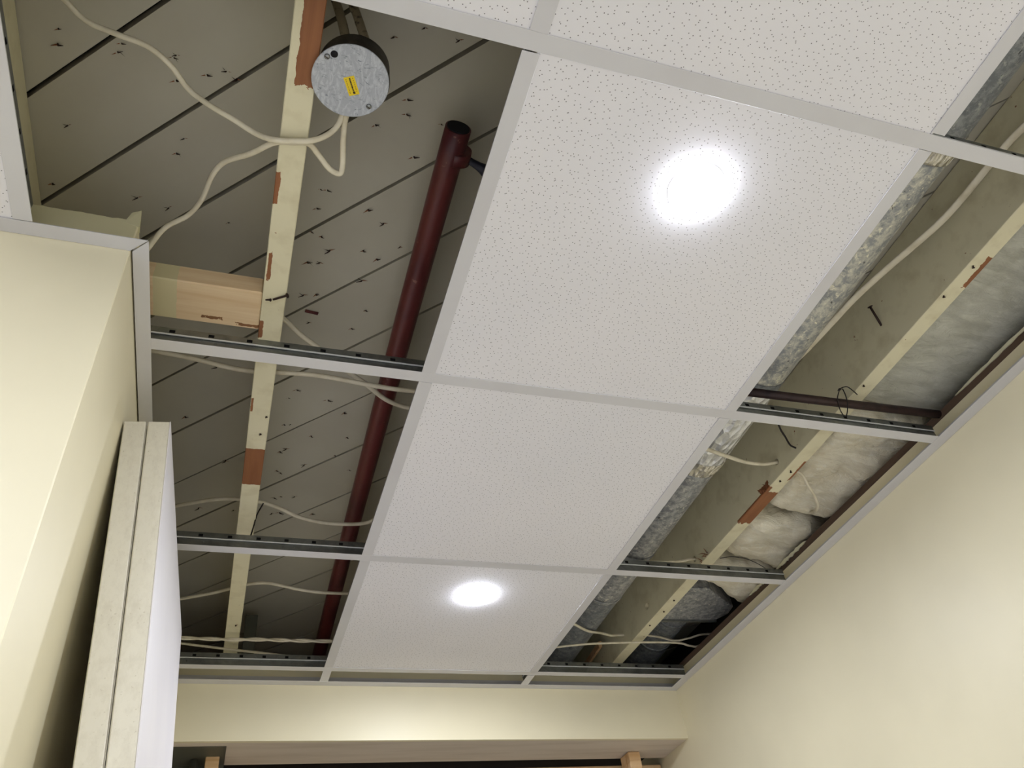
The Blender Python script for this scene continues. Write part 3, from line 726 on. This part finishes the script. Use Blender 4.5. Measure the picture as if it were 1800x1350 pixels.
# ------------------------------------------------------------------ cables
CB = {
'A':[(-0.588,0.174,0.200),(-0.553,0.199,0.190),(-0.516,0.203,0.180),(-0.472,0.206,0.170),(-0.441,0.221,0.160),(-0.417,0.244,0.150),(-0.388,0.250,0.130),(-0.351,0.254,0.110),(-0.318,0.257,0.090),(-0.293,0.250,0.072),(-0.268,0.246,0.072),(-0.245,0.240,0.072),(-0.225,0.234,0.083),(-0.211,0.223,0.096),(-0.205,0.205,0.105),(-0.203,0.190,0.105)],
'B':[(-0.199,0.193,0.100),(-0.201,0.217,0.102),(-0.199,0.245,0.095),(-0.195,0.276,0.085),(-0.197,0.288,0.080),(-0.212,0.284,0.080),(-0.231,0.264,0.080),(-0.246,0.250,0.0803),(-0.268,0.253,0.0803),(-0.293,0.260,0.081),(-0.324,0.297,0.100),(-0.361,0.339,0.130),(-0.379,0.375,0.140),(-0.393,0.427,0.150),(-0.413,0.463,0.150),(-0.445,0.487,0.140),(-0.464,0.507,0.110),(-0.478,0.521,0.075)],
'C':[(-0.52,0.790,0.160),(-0.409,0.801,0.160),(-0.336,0.804,0.150),(-0.294,0.807,0.150),(-0.241,0.802,0.150),(-0.166,0.797,0.150),(-0.076,0.800,0.145),(-0.019,0.799,0.140),(0.026,0.788,0.130),(0.093,0.776,0.120)],
'D':[(-0.257,0.704,0.210),(-0.238,0.712,0.200),(-0.208,0.733,0.190),(-0.173,0.751,0.180),(-0.111,0.795,0.170),(-0.073,0.816,0.163),(-0.019,0.857,0.160),(0.031,0.868,0.155),(0.092,0.865,0.150)],
'E':[(-0.52,1.380,0.180),(-0.365,1.289,0.170),(-0.296,1.258,0.160),(-0.245,1.262,0.160),(-0.198,1.282,0.160),(-0.142,1.302,0.150),(-0.074,1.303,0.140),(0.007,1.293,0.140),(0.042,1.253,0.140)],
'F':[(-0.52,1.80,0.160),(-0.350,1.701,0.150),(-0.287,1.664,0.150),(-0.252,1.640,0.150),(-0.195,1.625,0.150),(-0.119,1.631,0.140),(-0.059,1.626,0.130),(0.040,1.627,0.130)],
'G':[(-0.52,1.785,0.068),(-0.285,1.786,0.065),(-0.204,1.782,0.065),(-0.098,1.783,0.065),(0.043,1.782,0.065)],
'H':[(-0.52,1.80,0.072),(-0.275,1.856,0.070),(-0.152,1.861,0.060),(-0.057,1.865,0.050)],
'R2':[(0.640,0.800,0.092),(0.674,0.813,0.090),(0.708,0.823,0.090),(0.762,0.839,0.091),(0.832,0.864,0.100),(0.891,0.877,0.110),(0.923,0.877,0.117),(0.945,0.875,0.120)],
'R3':[(0.640,1.310,0.092),(0.681,1.312,0.092),(0.733,1.316,0.092),(0.821,1.321,0.098),(0.888,1.320,0.105),(0.919,1.317,0.111),(0.945,1.318,0.113)],
'R4':[(0.640,1.650,0.091),(0.681,1.668,0.091),(0.707,1.687,0.092),(0.770,1.735,0.096),(0.835,1.775,0.110),(0.883,1.809,0.120),(0.911,1.818,0.126),(0.945,1.821,0.129)],
'R5':[(0.620,1.818,0.070),(0.654,1.807,0.070),(0.721,1.784,0.070),(0.808,1.764,0.070),(0.958,1.748,0.070),(1.077,1.745,0.070),(1.131,1.763,0.070),(1.169,1.776,0.075),(1.198,1.752,0.085)],
'R6':[(0.966,1.784,0.120),(1.003,1.781,0.110),(1.049,1.791,0.110),(1.109,1.808,0.108),(1.155,1.793,0.110),(1.190,1.777,0.115),(1.234,1.776,0.120)],
'R7':[(0.965,0.870,0.100),(0.980,0.862,0.078),(1.002,0.880,0.062),(1.030,0.902,0.052),(1.064,0.938,0.050),(1.090,0.978,0.060),(1.125,1.035,0.095)],
'R1':[(0.918,-0.40,0.170),(0.918,-0.057,0.170),(0.915,-0.002,0.177),(0.915,0.049,0.182),(0.910,0.150,0.177),(0.900,0.204,0.172),(0.890,0.271,0.178),(0.880,0.342,0.186),(0.865,0.418,0.187),(0.850,0.503,0.181),(0.835,0.573,0.175),(0.815,0.639,0.169)],
}
def cable(key, label, r=0.0042, mat='cable', flat=0.75, name='cable'):
    P_ = spline(CB[key], 8)
    o = MB().tube(P_, r, 10, flat=flat).build(name, mat, origin=CB[key][len(CB[key]) // 2])
    return tag(o, label, 'cable', 'electrical cables above the grid')
cable('A', 'cream cable from the upper left corner to the junction box')
cable('B', 'cream cable looping below the junction box down to the left wall')
cable('C', 'cream cable just behind the runner, crossing the left bay level', 0.0054, 'cable_old')
cable('D', 'cream cable slanting down from the left joist behind the maroon pipe crossing', 0.0054, 'cable_old')
cable('E', 'wavy cream cable crossing the left bay beside the plain tile', 0.0054, 'cable_old')
cable('F', 'wavy cream cable crossing the left bay beside the far lit tile', 0.0054, 'cable_old')
cable('H', 'cream cable dipping into the last runner near the back wall', 0.0042, 'cable_old')
tw2 = thing('twisted_cable', (-0.2, 1.783, 0.06), 'twisted pair cable under the left joist near the back wall', 'cable', 'electrical cables above the grid')
base = spline(CB['G'], 24)
for ph in (0, math.pi):
    pp = []
    for i, p in enumerate(base):
        a = p.x * 2 * math.pi / 0.12 + ph
        pp.append(p + Vector((0, math.cos(a) * 0.0024, math.sin(a) * 0.0024)))
    MB().tube(pp, 0.0034, 8).build('strand', 'cable_old', tw2)
cable('R1', 'pale cable draped along the right joist beside the duct', 0.0085, 'cable', 0.45)
cable('R2', 'cream cable bending under the foil wrap into the joist hole', 0.0052)
cable('R3', 'cream cable entering the joist just above the third runner', 0.0048)
cable('R4', 'short cream cable entering the joist near the back wall', 0.0048)
cable('R5', 'long cream cable crossing under the right joist near the back wall', 0.0042)
cable('R6', 'sagging cream cable between the joist and right wall by the elbow', 0.0042, 'cable_old')
cable('R7', 'cream cable hanging on the fluffy insulation', 0.0045)
def wire(pts_, label, r=0.0016):
    o = MB().tube(spline(pts_, 6), r, 7).build('wire', 'wire', origin=pts_[0]); return tag(o, label, 'wire', 'loose black wires')
wire([(0.845,0.730,0.122),(0.869,0.755,0.115),(0.890,0.772,0.110),(0.914,0.792,0.105),(0.936,0.80,0.104)], 'loose black wire on the right joist just past the second runner', 0.0022)
wire([(-0.255,1.219,0.034),(-0.250,1.224,0.070),(-0.246,1.226,0.100),(-0.235,1.223,0.130)], 'black hanger wire from the third runner to the left joist')
wire([(0.972,1.258,0.082),(0.997,1.238,0.077),(1.038,1.231,0.068),(1.101,1.260,0.068),(1.161,1.309,0.080)], 'thin black wire arched over the cream insulation', 0.0009)

# ------------------------------------------------------------------ framing under the beam at the back
def stud(x0, x1, y0, y1, label):
    o = MB().box(x0, x1, y0, y1, FZ, HB).build('stud', 'pine_plain', origin=((x0 + x1) / 2, (y0 + y1) / 2, FZ), bevel=0.002)
    return tag(o, label, 'stud', 'studs under the back beam')
stud(-0.296, -0.260, 2.035, 2.105, 'pale pine stud at lower left under the back beam')
stud(0.990, 1.031, 2.06, 2.125, 'pale pine stud at lower right under the back beam')
o = MB().box(-0.46, 1.15, 2.155, 2.195, HB - 0.05, HB - 0.012).build('top_plate', 'pine_plain', origin=(0.35, 2.17, HB - 0.05), bevel=0.002)
tag(o, 'pale pine plate running across behind the back beam', 'plate')
o = MB().box(-0.45, -0.246, 1.962, 2.112, HB - 0.0015, HB + 0.0005).box(-0.45, -0.246, 2.108, 2.112, HB - 0.03, HB).build('metal_plate', 'grey_plate', origin=(-0.33, 2.03, HB))
tag(o, 'dark grey metal plate under the left end of the back beam', 'plate')
o = MB().tube([(-0.325, 2.06, HB - 0.002), (-0.325, 2.06, HB - 0.4)], 0.011, 16).build('conduit', 'grey_plate', origin=(-0.325, 2.06, HB - 0.4))
tag(o, 'grey green conduit under the metal plate beside the left stud', 'conduit')
o = MB().obox((0.895, 1.93, 0.135), (0.012, 0, 0.004), (0.012, 0.16, 0.0), (0, 0, 0.02)).build('wood_strip', 'pine_plain', origin=(0.9, 2.0, 0.135))
tag(o, 'reddish wood strip in the dark beside the duct near the back wall', 'wood strip')
